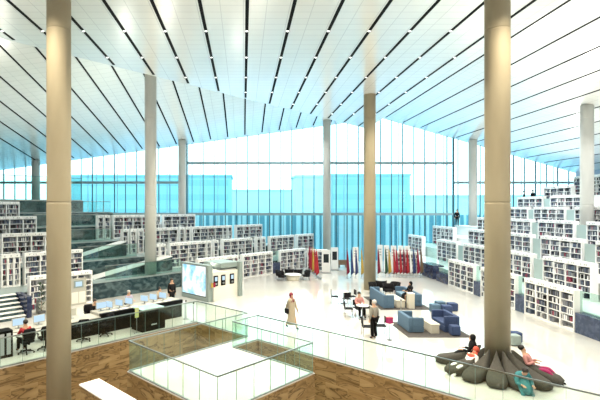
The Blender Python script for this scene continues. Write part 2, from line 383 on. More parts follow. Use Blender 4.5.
# terraces right, stepped along x
for k in range(1, 8):
    xe = 16.2 + 2.4*(k-1); yb = BACK if k < 5 else 46.6
    o = struct(MB().box(xe, 4, k - 1., 37, yb, k - .05).build('terrace', M['white_floor']))
    MB().box(xe - .04, 4, k - .05, 37, yb, k).build('terrace_floor', M['white'], o)
struct(MB().box(37.0, 4, 0, 37.4, 49.6, 16).build('wall_right', mat('lavender grey wall', (.36,.40,.52), .6)))
wm = mat('added interior wall', (.42,.41,.37), .7)
struct(MB().box(-40, -9.6, -7, 38, -9.1, 16).build('wall_rear_added', wm))  # unseen wall added behind the camera to keep sky light out
struct(MB().box(-34.6, -9.6, -7, -34.2, 49.6, 16).build('wall_left', wm))  # unseen wall added beyond the left edge, also to hold back sky light
# ceiling: dropped flat plate plus two folded planes
def zL(x, y): return 13.93 + .137*x - .18*(y - 49.5)
def zR(x, y): return 20.35 - .283*x
ZP = 14.09; XR = 12.75
c = MB()
c.prism([(-40, -9), (XR, -9), (XR, XR + 33.2), (-40, -6.8)], ZP, ZP + .12)
c.box(XR - .12, -9, ZP + .12, XR, XR + 33.1, 17.0)
e0, e1 = Vector((-30, 3.2, 0)), Vector((XR, XR + 33.2, 0)); dn = Vector((1, -1, 0)).normalized()*.12
c.add([tuple(e0 + Vector((0,0,ZP+.12))), tuple(e1 + Vector((0,0,ZP+.12))), tuple(e1 + Vector((0,0,17.4))), tuple(e0 + Vector((0,0,17.4))),
       tuple(e0 + dn + Vector((0,0,ZP+.12))), tuple(e1 + dn + Vector((0,0,ZP+.12))), tuple(e1 + dn + Vector((0,0,17.4))), tuple(e0 + dn + Vector((0,0,17.4)))],
      [(0,1,2,3),(7,6,5,4),(3,2,6,7),(0,3,7,4),(1,5,6,2),(0,4,5,1)])
YF = 49.9
def sheet(poly, zf):
    n = len(poly); c.add([(x, y, zf(x, y)) for x, y in poly] + [(x, y, zf(x, y) + .15) for x, y in poly],
      [tuple(range(n)), tuple(range(2*n-1, n-1, -1))] + [(i, (i+1)%n, n+(i+1)%n, n+i) for i in range(n)])
xs = lambda y: 15.286 + .42857*(y - 49.5)
sheet([(-34, YF), (xs(YF), YF), (xs(16), 16), (-34, 16)], zL)
sheet([(xs(YF), YF), (38, YF), (38, -5), (12.6, -5), (12.6, 43.2)], zR)
ceil = struct(c.build('ceiling', M['ceiling']))
GAPS = [13.4, 17.0, 20.6, 24.2, 27.9, 31.5, 35.1, 38.7, 42.3]
def strip(name, x, y0, y1, zf, w=.075):
    vs = []
    for y in (y0, y1):
        for xx in (x - w, x + w): vs += [(xx, y, zf(xx, y) - .012), (xx, y, zf(xx, y) + .02)]
    MB().add(vs, [(0,2,6,4),(1,5,7,3),(0,1,3,2),(4,6,7,5),(0,4,5,1),(2,3,7,6)]).build(name, M['slot'], ceil)
lampn = 0
for k in range(-12, 7):
    x = .15 + 1.888*k
    yend = x + 33.2 - .35
    ys = [y for y in GAPS if y < yend - .4]
    a = -6.
    for y in ys:
        if y - .10 > a: strip('ceiling_slot', x, a, y - .10, lambda *_: ZP)
        a = y + .10
    if yend > a: strip('ceiling_slot', x, a, yend, lambda *_: ZP)
    y1 = 49.2
    y0 = max(17, x + 33.6)
    if x < xs(y1) and y0 < y1 and x < 12.6: strip('ceiling_slot', x, y0, y1, zL, .07)
for k in range(0, 13):
    x = 13.75 + 1.95*k
    if x < 37: strip('ceiling_slot', x, 0, 49.2 if x > xs(49.2) else 46.0, zR, .055)
for k in range(-6, 7):
    x = .15 + 1.888*k; n = 0
    for y in reversed([y for y in GAPS if y < x + 32.4]):
        px, py = PX + F*x/y, PY - F*(ZP - H)/y
        if not (-2 < px < 602 and -3 < py): continue
        n += 1
        o = MB().cyl((0,0,0), (0,0,-.02), .05, .045, 12, 0).build('downlight', M['lamp'], None, (x, y, ZP - .001))
        tag(o, 'small bright downlight in the %s black ceiling slot from left, %s from its far end' % (ORD[k+6], ORD[n-1]), 'downlight', 'downlights along the black ceiling slots')

# ------------------------------------------------------------------ facade
fac = struct(thing('window_1', 'glass facade', 'window')); 
del fac['label'], fac['category']
YG = 49.7
def ztop(x): return (zL(x, YG) if x < xs(YG) else zR(x, YG)) + .02
x0, x1 = -30., 37.
n = 54; xsn = [x0 + (x1 - x0)*i/n for i in range(n+1)]; xsn = sorted(xsn + [xs(YG)])
g = MB()
for a, b_ in zip(xsn[:-1], xsn[1:]): g.add([(a, YG, -.3), (b_, YG, -.3), (b_, YG, ztop(b_)), (a, YG, ztop(a))], [(0,1,2,3)])
g.build('glass', M['glass_facade'], fac)
i = 0; x = 6.62 - 1.235*29
while x < 36.8:
    w = .034 if (i % 2) else .048
    MB().box(x - w, YG - .16, 0, x + w, YG - .02, ztop(x) - .05).build('mullion', M['dark_steel'], fac); x += 1.235; i += 1
    if R.random() < .45 and x < 36:
        q = x - 1.235*R.uniform(.25, .75); MB().box(q - .025, YG - .10, 0, q + .025, YG - .02, ztop(q) - .05).build('mullion', M['fin'], fac)
for xx in (-6.29, 23.35): MB().box(xx - .07, YG - .3, 0, xx + .07, YG - .03, ztop(xx) - .05).build('mullion', M['dark_steel'], fac)
for a, b_, z, h in ((-6.2, 23.3, 10.9, .22), (-30, -6.35, 8.73, .2), (23.4, 36.8, 8.73, .2), (-30, 23.3, 5.23, .24)):
    MB().box(a, YG - .28, z - h/2 - .03, b_, YG - .03, z + h/2 + .03).build('transom', M['transom'], fac)

# ------------------------------------------------------------------ columns
M['hazed_concrete'] = noisy(mat('concrete paled by haze', (.5,.5,.46), .65), (.44,.45,.43), (.52,.53,.50), 1.3, 6., (1,1,.25), .3, .7, .05)  # lighter copy of the beige concrete, haze on far columns put into its colour
def column(x, y, z0, z1, label):
    r = .42
    prof = [(r, z0)]
    z = 6.1
    while z < z1 - .3:
        if z > z0 + .3: prof += [(r, z - .06), (r, z - .02), (r - .012, z - .012), (r - .012, z + .012), (r, z + .02), (r, z + .06)]
        z += 6.25
    prof.append((r, z1))
    o = MB().lathe(prof, 40).build('column', M['concrete' if y < 30 or abs(x - 9.13) < .01 else 'hazed_concrete'], None, (x, y, 0))
    tag(o, label, 'column', 'round concrete columns'); return o
column(-6.72, 16.2, -7, ZP, 'thick beige concrete column in left foreground cutting the black counter')
column(9.24, 16.2, 0, ZP, 'thick beige concrete column ringed with dark beanbags on the right')
column(9.13, 32.2, 0, ZP, 'slim beige concrete column behind the blue sofa and flags at centre')
column(-6.72, 32.2, 1.1, zL(-6.8, 32.2), 'beige concrete column rising behind the long black counter on left')
column(9.03, 48.2, 0, zL(9.2, 48.2), 'pale hazed concrete column by facade just left of the flag row')
column(-6.64, 48.2, 2.2, zL(-6.8, 48.2), 'grey hazed concrete column by the facade behind the left bookcases')
column(24.85, 48.2, 4., zR(24.85, 48.2), 'pale hazed concrete column by the facade behind right bookcases')
column(24.85, 32.2, 4., zR(24.85, 32.2), 'grey green hazed concrete column among right terraces near the lavender wall')
column(-22.5, 48.2, 6.6, zL(-22.6, 48.2), 'grey hazed concrete column by facade at far left above the terraces')

# ------------------------------------------------------------------ outside
struct(MB().box(-400, 50.5, -1.2, 400, 500, -1.0).build('ground', mat('blue tinted plaza', (.18,.34,.50), .8)))  # ground tinted blue so its reflection turns the far ceiling blue
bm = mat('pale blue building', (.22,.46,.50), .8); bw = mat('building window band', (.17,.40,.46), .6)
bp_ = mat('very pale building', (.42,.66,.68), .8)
def building(label, x0, x1, y, h, dep=14, rows=4, bm=bm):
    t = thing('building', label, 'building', ((x0+x1)/2, y + dep/2, -1)); w = x1 - x0
    box('wall', bm, t, -w/2, -dep/2, 0, w/2, dep/2, h)
    box('roof', bm, t, -w/2 - .3, -dep/2 - .3, h, w/2 + .3, dep/2 + .3, h + .5)
    for r in range(rows):
        z = h*(r + .35)/rows
        box('ribbon_window', bw if bm is not bp_ else bm, t, -w/2 + .8, -dep/2 - .08, z, w/2 - .8, -dep/2, z + h*.4/rows)
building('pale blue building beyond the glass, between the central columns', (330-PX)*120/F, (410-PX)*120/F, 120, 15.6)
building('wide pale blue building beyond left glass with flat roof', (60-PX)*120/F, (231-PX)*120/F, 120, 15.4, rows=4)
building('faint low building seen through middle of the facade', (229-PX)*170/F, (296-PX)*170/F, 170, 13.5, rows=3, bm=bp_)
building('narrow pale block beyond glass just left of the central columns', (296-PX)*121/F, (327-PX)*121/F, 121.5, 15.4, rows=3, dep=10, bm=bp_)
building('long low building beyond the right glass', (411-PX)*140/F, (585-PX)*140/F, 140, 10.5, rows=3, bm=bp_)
lou = thing('louvred_fence', 'blue slatted fence outside running along the foot of the facade', 'fence', (3, 58, -1))
bl1 = mat('blue fence', (.18,.44,.54), .7); bl2 = mat('pale blue fence', (.58,.84,.88), .7)
box('backing', bl1, lou, -36, .2, 0, 36, .4, 6.0)
mb = MB(); x = -36.
while x < 35.5:
    w = R.uniform(.15, .6); mb.box(x, 0, 0, x + w, .2, 6.0 + R.uniform(-.1, .1)); x += w + R.uniform(.15, .7)
mb.build('slat_row', bl2, lou)

# ------------------------------------------------------------------ glass balustrades
def balustrade(label, p0, p1, z=0., h=1.1, step=.76, m='glass_rail', rail='rail', posts=False):
    a = Vector((*p0[:2], 0)); b_ = Vector((*p1[:2], 0)); ln = (b_ - a).length; ang = math.atan2(b_.y - a.y, b_.x - a.x)
    t = thing('glass_balustrade', label, 'railing', (a.x, a.y, z), ang, 'glass balustrades')
    n = max(1, round(ln/step)); w = ln/n
    for i in range(n):
        g = MB().box(i*w + .012, -.008, .03, (i+1)*w - .012, .008, h - .02).build('glass_panel', M[m], t)
        MB().box((i+1)*w - .010, -.010, .03, (i+1)*w - .001, .010, h - .02).build('glass_edge', M['glass_edge' if not posts else 'dark_steel'], g)
    MB().box(0, -.022, h - .03, ln, .022, h + .012).build('handrail', M[rail], t)
    MB().box(0, -.03, 0, ln, .03, .04).build('base_channel', M['steel'], t)
    return t
balustrade('glass balustrade in front of the black counter along left floor edge', uv(-4, VL - .05), uv(UB + .05, VL - .05))
balustrade('short glass balustrade along the back of the left stone slot', uv(UB + .05, VL - .05), uv(UB + .05, PV0 + .05))
balustrade('glass balustrade on left side of the white platform', uv(PU0 + .05, PV0 + .05), uv(UB + .05, PV0 + .05))
balustrade('glass balustrade across front left side of the white platform', uv(PU0 + .05, PV0 + .05), uv(PU0 + .05, PV1 - .05))
balustrade('glass balustrade across front right side of the white platform', uv(PU0 + .05, PV1 - .05), uv(PU1 - .05, PV1 - .05))
balustrade('glass balustrade on far side of white platform by the right stone slot', uv(PU1 - .05, PV1 - .05), uv(PU1 - .05, -13.65))
balustrade('short glass balustrade beside the narrow white bridge', uv(PU1 - .05, -13.65), uv(UB + .05, -13.65))
balustrade('long glass balustrade crossing right foreground before the beanbags', uv(UB + .05, -13.65), uv(UB + .05, 6))
for k, (u0, u1) in {1: (14.2, 20.6), 2: (13.6, 18.2), 3: (13.0, 17.6), 4: (12.6, 22.0), 5: (10, 20.4)}.items():
    ve = -26.9 - 2.7*(k-1) - .12
    balustrade('mint glass balustrade on the %s marble terrace edge at left' % ORD[k-1], uv(u0, ve), uv(u1, ve), TH*k, 1.0, 1.5, 'glass_mint')
balustrade('tall dark posted glass screen on the top left marble terrace', uv(10.5, -40.5), uv(18.9, -40.5), TH*6, 2.1, .75, 'glass_mint', 'dark_steel', True)

for k, (ua, ub) in ((1, (14.0, 20.4)), (2, (13.6, 18.0))):
    v0 = -26.9 - 2.7*(k-1) - 1.25; z0 = TH*k; L_ = ub - ua
    t = thing('ramp', 'pale sloping ramp on the %s left marble terrace' % ORD[k-1], 'ramp', uv(ua, v0, z0), ROT)
    MB().loft([[(0,0,.0),(L_,0,TH - .06),(L_,0,TH),(0,0,.06)],[(0,1.1,.0),(L_,1.1,TH - .06),(L_,1.1,TH),(0,1.1,.06)]], 0, False).build('deck', M['white_floor'], t)
    MB().loft([[(0,0,0.001),(L_,0,.001),(L_,0,TH - .06),(.01,0,.002)],[(0,.1,0.001),(L_,.1,.001),(L_,.1,TH - .06),(.01,.1,.002)]], 0, False).build('side_wall', M['marble'], t)
# ------------------------------------------------------------------ stairs at left
st = thing('staircase', 'white nosed steps climbing at the left edge beside dark marble', 'stairs', uv(7.5, -25.05), ROT)
for i in range(6):
    MB().box(-1.5, i*.30, 0 if i == 0 else i*.183 - .02, 1.1, 1.85, (i+1)*.183 - .035).build('riser', M['marble'], st)
    MB().box(-1.5, i*.30 - .03, (i+1)*.183 - .035, 1.1, i*.30 + .3 if i < 5 else 1.85, (i+1)*.183).build('tread', M['white'], st)
o = MB().box(-.12, 0, 0, .12, 1.8, 1.15).build('marble_parapet', M['navy_marble'], None, uv(8.78, -25.05), ROT)
tag(o, 'dark marble parapet between the left steps and first bookcase', 'parapet')
bn = thing('litter_bin', 'warm grey box bin standing before the dark parapet at left', 'bin', uv(9.62, -25.45), ROT)
box('body', M['grey_box'], bn, -.28, -.22, 0, .28, .22, .72); box('lid', M['steel'], bn, -.29, -.23, .72, .29, .23, .75)
pl = thing('potted_plant', 'tall dark green plant beside the left steps', 'plant', uv(9.25, -24.6))
MB().lathe([(.16,0),(.21,.35),(.19,.36)], 16).build('pot', M['pot'], pl)
lf = MB()
for i in range(70):
    a, t_ = R.uniform(0, 2*PI), R.uniform(.35, 1.75); r = .05 + .22*(1 - abs(t_ - 1.)/1.1)
    p = Vector((.06*math.cos(a), .06*math.sin(a), t_)); q = p + Vector((r*math.cos(a), r*math.sin(a), R.uniform(.02, .22))); w = Vector((-math.sin(a), math.cos(a), 0))*.035; md = (p+q)/2 + Vector((0,0,.05))
    lf.add([tuple(p), tuple(md + w), tuple(q), tuple(md - w)], [(0,1,2,3)])
lf.build('foliage', M['leaf'], pl); MB().cyl((0,0,.3), (0,0,1.7), .02, .01, 8).build('stem', M['brown'], pl)

# ------------------------------------------------------------------ bookcases
BW, BD, BH = .92, .40, 2.0
SHZ = [.10, .44, .78, 1.12, 1.46]
def make_case(nb, label, group, loc, rz, narrow=None):
    bw = narrow or BW; W = bw*nb; t = thing('bookcase', label, 'bookcase', loc, rz, group)
    f = MB(); e = .06
    for i in range(nb+1):
        x = -W/2 + i*bw; f.box(x - e*.6, 0, 0, x + e*.6, BD, BH - .22)
    f.box(-W/2 - e*.6, 0, BH - .22, W/2 + e*.6, BD, BH); f.box(-W/2, .02, 0, W/2, BD, .08)
    for i in range(nb):
        x = -W/2 + (i + .5)*bw
        for dx in ((-.22, .06, .2) if nb > 1 else (0,)): f.box(x + dx*bw - .03, -.012, BH - .15, x + dx*bw + .03, 0, BH - .07, 1)
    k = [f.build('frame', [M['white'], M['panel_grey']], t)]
    k.append(MB().box(-W/2, BD - .03, .08, W/2, BD - .005, BH - .22).build('shade_back', M['panel_grey'], t))  # grey sheet stands in for the darkness inside open-backed cases
    for z in SHZ: k.append(MB().box(-W/2, .01, z - .04, W/2, BD - .03, z).build('shelf', M['shelf_white'], t))
    KID[t.name] = k
    return t
PROTO = {}
FILL = MB()
def fill_books(nb, bw, X, dens, into=None, tag_fn=None):
    W = bw*nb
    for b_ in range(nb):
        for s, z in enumerate(SHZ):
            x = -W/2 + b_*bw + .05; xe = -W/2 + (b_+1)*bw - .05; i = 0
            d_ = dens[s] if isinstance(dens, (list, tuple)) else dens
            run = xe - (xe - x)*(1 - d_)*R.uniform(.3, 1.3)
            pal = R.choice([(0,1,3,5,2),(0,3,5,1,1),(2,1,0,5,0),(3,3,0,1,2)])
            while x < run:
                w = R.uniform(.035, .075); h = R.uniform(.19, .285); dp = R.uniform(.19, .26)
                if x + w > xe: break
                if R.random() < .07: x += R.uniform(.05, .16); continue
                mi = R.choice(pal) if R.random() > .035 else 4
                if tag_fn: tag_fn(b_, s, i, x, w, h, dp, z, mi)
                else: into.box(x, .04, z, x + w*.94, .04 + dp, z + h, mi, X)
                i += 1; x += w
usedc = 0
def case(nb, loc, rz, label, group, narrow=None, dens=(.45,.6,.8,.9,.95), books=True):
    key = (nb, narrow)
    if key not in PROTO: PROTO[key] = t = make_case(nb, label, group, loc, rz, narrow)
    else: t = dup(PROTO[key], loc, rz, label, group)
    if books: fill_books(nb, narrow or BW, Matrix.Translation(loc) @ Matrix.Rotation(rz, 4, 'Z'), dens, FILL)
    return t
def gap_panel(loc, rz, w, label, z0=0., h=1.75, m='mint_panel'):
    t = thing('end_panel', label, 'panel', loc, rz, 'frosted end panels between bookcases')
    box('panel', M[m], t, -w/2, .1, .05, w/2, .15, h); box('foot', M['steel'], t, -w/2, .06, 0, w/2, .2, .05)
LEV = ['floor level','second level','third level','fourth level','fifth level','sixth level','seventh level','eighth level']
RIGHT = {0: [(34.1,4),(29.45,4),(24.85,4)], 1: [(48.9,4),(41.6,4),(36.7,4),(31.75,4),(26.9,4)], 2: [(48.2,5),(40.6,4),(35.5,4),(30.7,4),(25.9,4)],
         3: [(43.6,4),(39.2,4),(34.6,4),(29.7,4)], 4: [(43.4,4),(38.8,4),(34.0,4)], 5: [(45.0,4),(40.2,4)], 6: [(44.6,4)], 7: [(43.8,4)]}
case_front = None
for k, lst in RIGHT.items():
    for i, (yf, nb) in enumerate(lst):
        W = BW*nb; loc = (15.7 + 2.4*k, yf - W/2, float(k)); 
        lab = 'long white bookcase on %s of the right terraces, %s from the facade' % (LEV[k], ORD[i])
        own = (k == 0 and i == 2)
        case(nb, loc, -PI/2, lab, 'bookcases on the right terraces', books=not own)
        if own: case_front = (loc, -PI/2, nb)
        if i + 1 < len(lst):
            gp = (yf - W) - lst[i+1][0]; yc = (yf - W) - gp/2
            if k == 0:
                mq = thing('marble_plinth', 'navy marble plinth with glass between floor level right bookcases, %s from the facade' % ORD[i+1], 'plinth', (15.7, yc, 0), -PI/2, 'navy marble plinths')
                box('plinth', M['navy_marble'], mq, -gp/2 + .04, 0, 0, gp/2 - .04, .45, .95); box('glass_screen', M['glass_mint'], mq, -gp/2 + .05, .2, .95, gp/2 - .05, .22, 2.0)
            elif gp < 3: gap_panel((15.72 + 2.4*k, yc, float(k)), -PI/2, min(gp - .1, .9), 'grey green end panel on %s right, %s gap from the facade' % (LEV[k], ORD[i]))
mq = thing('marble_plinth', 'large navy marble block with vent at the right frame edge', 'plinth', (15.72, 19.5, 0), -PI/2, 'navy marble plinths')
box('plinth', M['navy_marble'], mq, -1.6, 0, 0, 1.9, .5, .95); box('glass_screen', M['glass_mint'], mq, -1.55, .2, .95, 1.8, .22, 2.0)
v_ = MB()
for i in range(4): v_.box(.1, -.01, .12 + i*.07, .8, .005, .16 + i*.07)
v_.build('vent', M['white'], mq)
mq = thing('marble_plinth', 'navy marble block with mint glass at far end of the right bookcases', 'plinth', (15.7, 38.0, 0), -PI/2, 'navy marble plinths')
box('plinth', M['navy_marble'], mq, -1.15, 0, 0, 1.15, .9, 1.12); box('glass_screen', M['glass_mint'], mq, -1.1, .3, 1.12, 1.1, .32, 3.0)
mq = thing('marble_plinth', 'small navy marble block just beside the farthest floor level bookcase', 'plinth', (15.7, 35.3, 0), -PI/2, 'navy marble plinths')
box('plinth', M['navy_marble'], mq, -.95, 0, 0, .95, .45, .75); box('glass_screen', M['glass_mint'], mq, -.9, .2, .75, .9, .22, 1.9)

LEFT = {0: [(9.3,4),(21.6,4),(26.4,4),(31.25,4)], 1: [(9.95,4),(20.9,4),(26.6,4),(32.9,4),(37.2,3)], 2: [(9.45,4),(20.85,3),(25.3,4),(30.9,4)],
        3: [(8.9,4),(18.95,4),(24.05,4)], 4: [(9.5,3)]}
for k, lst in LEFT.items():
    v = -26.4 - 2.7*k
    for i, (u0, nb) in enumerate(lst):
        W = BW*nb; loc = uv(u0 + W/2, v, TH*k)
        case(nb, loc, ROT, 'long white bookcase on %s of the left terraces, %s from the left' % (LEV[k], ORD[i]), 'bookcases on the left terraces',
             dens=(.0,.15,.5,.6,.3) if (k, i) == (0, 0) else (.45,.6,.8,.9,.95))
NARROW = {1: [8.78, 9.13, 9.48, 19.6, 20.2, 24.95, 25.75, 31.2, 31.9], 2: [18.5, 19.2, 19.9, 24.1, 24.75, 29.3, 29.95], 3: [17.75, 18.35, 22.8, 23.4], 0: [25.55]}
for k, lst in NARROW.items():
    v = -26.4 - 2.7*k
    for i, u in enumerate(lst):
        case(1, uv(u, v, TH*k), ROT, 'narrow white bookcase on %s of the left terraces, %s from the left' % (LEV[k], ORD[i]), 'narrow bookcases on the left terraces', narrow=.30 if u < 10 else .46)
mq = thing('marble_plinth', 'navy marble plinth between the two bookcases behind the round table', 'plinth', uv(30.65, -26.4), ROT, 'navy marble plinths')
box('plinth', M['navy_marble'], mq, -.5, 0, 0, .5, .5, .95); box('glass_screen', M['glass_mint'], mq, -.48, .2, .95, .48, .22, 2.0)
# grey built-in screen unit in front of the first left bookcase
su = thing('self_check_unit', 'grey unit with small white screen set in the first left bookcase', 'kiosk', uv(12.05, -26.36), ROT)
box('cabinet', M['grey_box'], su, -.5, -.12, 0, .5, 0, 1.62); box('door', M['kiosk_white'], su, -.44, -.135, .12, -.02, -.12, .8); box('door', M['kiosk_white'], su, .02, -.135, .12, .44, -.12, .8)
sf = box('screen_frame', M['kiosk_frame'], su, -.3, -.15, 1.05, .3, -.12, 1.5); box('screen', M['screen'], sf, -.2, -.16, 1.14, .2, -.15, 1.42)
# far small dark bookcase left of the display stands and another behind the flags
case(2, (G(317.5, 271)[0], G(317, 271)[1], 0), 0, 'small white bookcase of dark books behind red flags', 'display bookcases', dens=.95)
case(2, (14.6, 39.6, 0), math.radians(-25), 'small white bookcase of dark books behind the right end of flag row', 'display bookcases', dens=.95)

# books of the nearest right bookcase: one object each; all the others are one mass
BP = {}
nbk = [0]
def one_book(loc, rz, where):
    X = Matrix.Translation(loc) @ Matrix.Rotation(rz, 4, 'Z')
    def fn(b_, s, i, x, w, h, dp, z, mi):
        if nbk[0] >= 295: FILL.box(x, .04, z, x + w*.94, .04 + dp, z + h, mi, X); return
        if mi not in BP:
            q = MB(); q.box(0, 0, 0, .04, .22, .25)
            BP[mi] = q.build('book', BOOKM[mi]); o = BP[mi]
        else: o = BP[mi].copy(); col.objects.link(o)
        o.location = X @ Vector((x, .04, z)); o.rotation_euler[2] = rz; o.scale = (w*.94/.04, dp/.22, h/.25); nbk[0] += 1
        tag(o, '%s book, %s from left on %s shelf up, %s bay, %s' % (BOOKN[mi], ORD[i], ORD[s], ORD[b_], where), 'book', 'books in the nearest right bookcase')
    return fn
loc, rz, nb = case_front
fill_books(nb, BW, None, (.25, .7, .9, .97, .97), tag_fn=one_book(loc, rz, 'nearest right bookcase'))
o = FILL.build('books', BOOKM); o['kind'] = 'stuff'; tag(o, 'rows of small dark, grey and white books filling the white bookcases', 'books')

# ------------------------------------------------------------------ long counter, workstations, office chairs
ct = thing('reception_counter', 'long black counter with pale worktop running behind the left balustrade', 'counter', uv(8.0, -19.5), ROT)
box('front_panel', M['black'], ct, 0, 0, 0, 6.75, .06, .76)
box('worktop', M['grey_box'], ct, 0, -.06, .76, 6.75, 1.0, .80)
for x in (0.05, 3.4, 6.6): box('side_panel', M['black'], ct, x, .06, 0, x + .08, .95, .76)
box('ledge', M['black'], ct, 2.0, -.08, .76, 6.75, .10, .93)
box('upper_worktop', M['grey_box'], ct, 2.0, .10, .80, 6.75, 1.0, .92)
dk = thing('desk', 'pale grey desk at the left end with two lit monitors', 'desk', uv(6.05, -19.75), ROT)
box('desktop', M['grey_box'], dk, 0, -.02, .72, 1.92, .85, .76)
for x in (.05, 1.8):
    for y in (.02, .77): box('leg', M['steel'], dk, x, y, 0, x + .06, y + .06, .72)
def make_ws(loc, rz, label):
    t = thing('monitor', label, 'monitor', loc, rz, 'monitors on the counter and desk')
    k = [box('stand_foot', M['steel'], t, -.12, -.09, 0, .12, .09, .015), box('stand_neck', M['steel'], t, -.025, .0, .015, .025, .03, .2)]
    c_ = box('casing', M['grey_box'], t, -.26, -.02, .12, .26, .03, .44); k.append(c_)
    s = box('screen', M['screen'], c_, -.24, -.028, .14, .24, -.02, .42); KID[t.name] = k; KID[c_.name] = [s]; return t
ws0 = make_ws(uv(10.35, -20.1, .92), ROT, 'lit monitor facing outward in front of the dark haired worker')
for i, u in enumerate((10.75, 11.3, 11.85, 12.75, 13.3, 13.9)):
    dup(ws0, uv(u, -20.05, .92), ROT + math.radians(-75), 'white monitor on the long counter, %s in its row from left' % ORD[i])
    kb = thing('keyboard', 'white keyboard on the long counter beside monitor %s from left' % ORD[i], 'keyboard', uv(u + .1, -19.78, .92), ROT, 'keyboards on the counter')
    box('tray', M['white'], kb, -.22, -.08, 0, .22, .08, .02); box('keys', M['shelf_white'], kb, -.2, -.065, .02, .2, .065, .028)
dup(ws0, uv(6.65, -20.25, .76), ROT, 'lit monitor in front of the red shirted worker')
dup(ws0, uv(7.5, -20.25, .76), ROT + .1, 'lit blue monitor on the left desk beside the thick column')
dup(ws0, uv(8.9, -20.2, .80), ROT + PI, 'white monitor backing on to the counter right of thick column')
def make_oc(loc, rz, label):
    t = thing('office_chair', label, 'chair', loc, rz, 'black office chairs'); sb = M['soft_black']; k = []
    k.append(MB().cbox(-.25, -.25, .44, .25, .25, .53, .03).build('seat', sb, t))
    q = MB(); q.loft([[(x*w, .24 + .05*(z-.5) + .03*abs(x), z) for x in (-1,-.5,0,.5,1)] + [(x*w, .30 + .05*(z-.5) + .03*abs(x), z) for x in (1,.5,0,-.5,-1)] for z, w in ((.58,.19),(.75,.24),(.95,.235),(1.04,.19))])
    k.append(q.build('backrest', sb, t))
    for g_ in (-1, 1):
        k.append(MB().tube([(g_*.26,.05,.48),(g_*.31,.05,.52),(g_*.31,.05,.68)], .018).box(g_*.31-.03,-.16,.68,g_*.31+.03,.14,.71).build('armrest', M['black'], t))
    k.append(MB().cyl((0,0,.1),(0,0,.44),.03).cyl((0,.2,.47),(0,.29,.62),.02).build('gas_lift', M['black'], t))
    for i in range(5):
        a = 2*PI*i/5; c_, s_ = math.cos(a), math.sin(a)
        w = MB().cyl((0,0,.11),(.3*c_,.3*s_,.07),.028,.018).build('base_arm', M['black'], t); k.append(w)
        cs = MB().cyl((.3*c_ - .02*s_, .3*s_ + .02*c_, .03), (.3*c_ + .02*s_, .3*s_ - .02*c_, .03), .03).build('caster', M['black'], w); KID[w.name] = [cs]
    KID[t.name] = k; return t
oc = make_oc(uv(6.55, -19.05), math.radians(228), 'black office chair carrying the red shirted worker')
dup(oc, uv(7.3, -18.98), math.radians(215), 'black office chair partly hidden by the thick left column')
dup(oc, uv(8.95, -18.95), math.radians(200), 'empty black office chair just right of the thick left column')
dup(oc, uv(10.05, -19.1), math.radians(240), 'empty black office chair below the lit outward monitor')
for u, l_ in ((10.35, 'black office chair under worker behind lit monitor'),):
    dup(oc, uv(u, -21.12), math.radians(45), l_)
cb_ = thing('pedestal_cabinet', 'tall black open cabinet left of the red shirted worker', 'cabinet', uv(5.75, -19.25), ROT)
box('body', M['black'], cb_, -.28, -.25, 0, .28, .3, 1.05); box('panel', M['panel_grey'], cb_, -.2, -.27, .12, -.04, -.25, .95); box('panel', M['panel_grey'], cb_, .05, -.27, .12, .2, -.25, .95)
# black lectern cabinet with lit top and a small white emblem
kc = thing('black_cabinet', 'big black cabinet with glass top standing before the long counter', 'cabinet', uv(12.15, -18.75), ROT)
box('body', M['black'], kc, -.65, -.48, 0, .65, .48, 1.02); box('glass_top', mat('pale glass top', (.35,.55,.52), .08), kc, -.62, -.45, 1.02, .62, .45, 1.05)
lg = MB()
for i, (dx, w, h) in enumerate(((-.14,.05,.05),(-.07,.03,.07),(-.02,.05,.05),(.05,.03,.05),(.10,.05,.06))): lg.box(dx, -.486, .26, dx + w, -.48, .26 + h)
lg.build('emblem', M['flag_white'], kc)
sg = thing('sign_stand', 'yellow green notice on a thin post in front of the black cabinet', 'sign', uv(11.25, -18.35), ROT)
MB().cyl((0,0,0),(0,0,.02),.14).build('base', M['steel'], sg); MB().cyl((0,0,.02),(0,0,1.0),.015).build('post', M['steel'], sg)
bd = box('notice', M['lime'], sg, -.1, -.02, .75, .1, .0, 1.2)
nl = MB()
for i in range(3): nl.box(-.07, -.024, 1.1 - i*.13, .06, -.02, 1.13 - i*.13)
nl.build('printed_lines', M['panel_grey'], bd)
def make_st(loc, label):
    t = thing('stanchion', label, 'stanchion', loc, 0, 'queue stanchions')
    KID[t.name] = [MB().lathe([(.16,0),(.16,.015),(.03,.04)], 18).build('base', M['steel'], t), MB().cyl((0,0,.03),(0,0,.95),.022).build('post', M['steel'], t), MB().cyl((0,0,.93),(0,0,1.),.035).build('belt_head', M['black'], t)]; return t
s0 = make_st(G(186, 319), 'slim grey queue post nearer the long counter'); dup(s0, G(193.5, 321.5), 0, 'slim grey queue post nearer the display kiosk')

# ------------------------------------------------------------------ display kiosk with big map screen and three machines
ki = thing('display_kiosk', 'grey display kiosk with big lit map screen and white machine wall', 'kiosk', uv(18.1, -21.2), ROT)
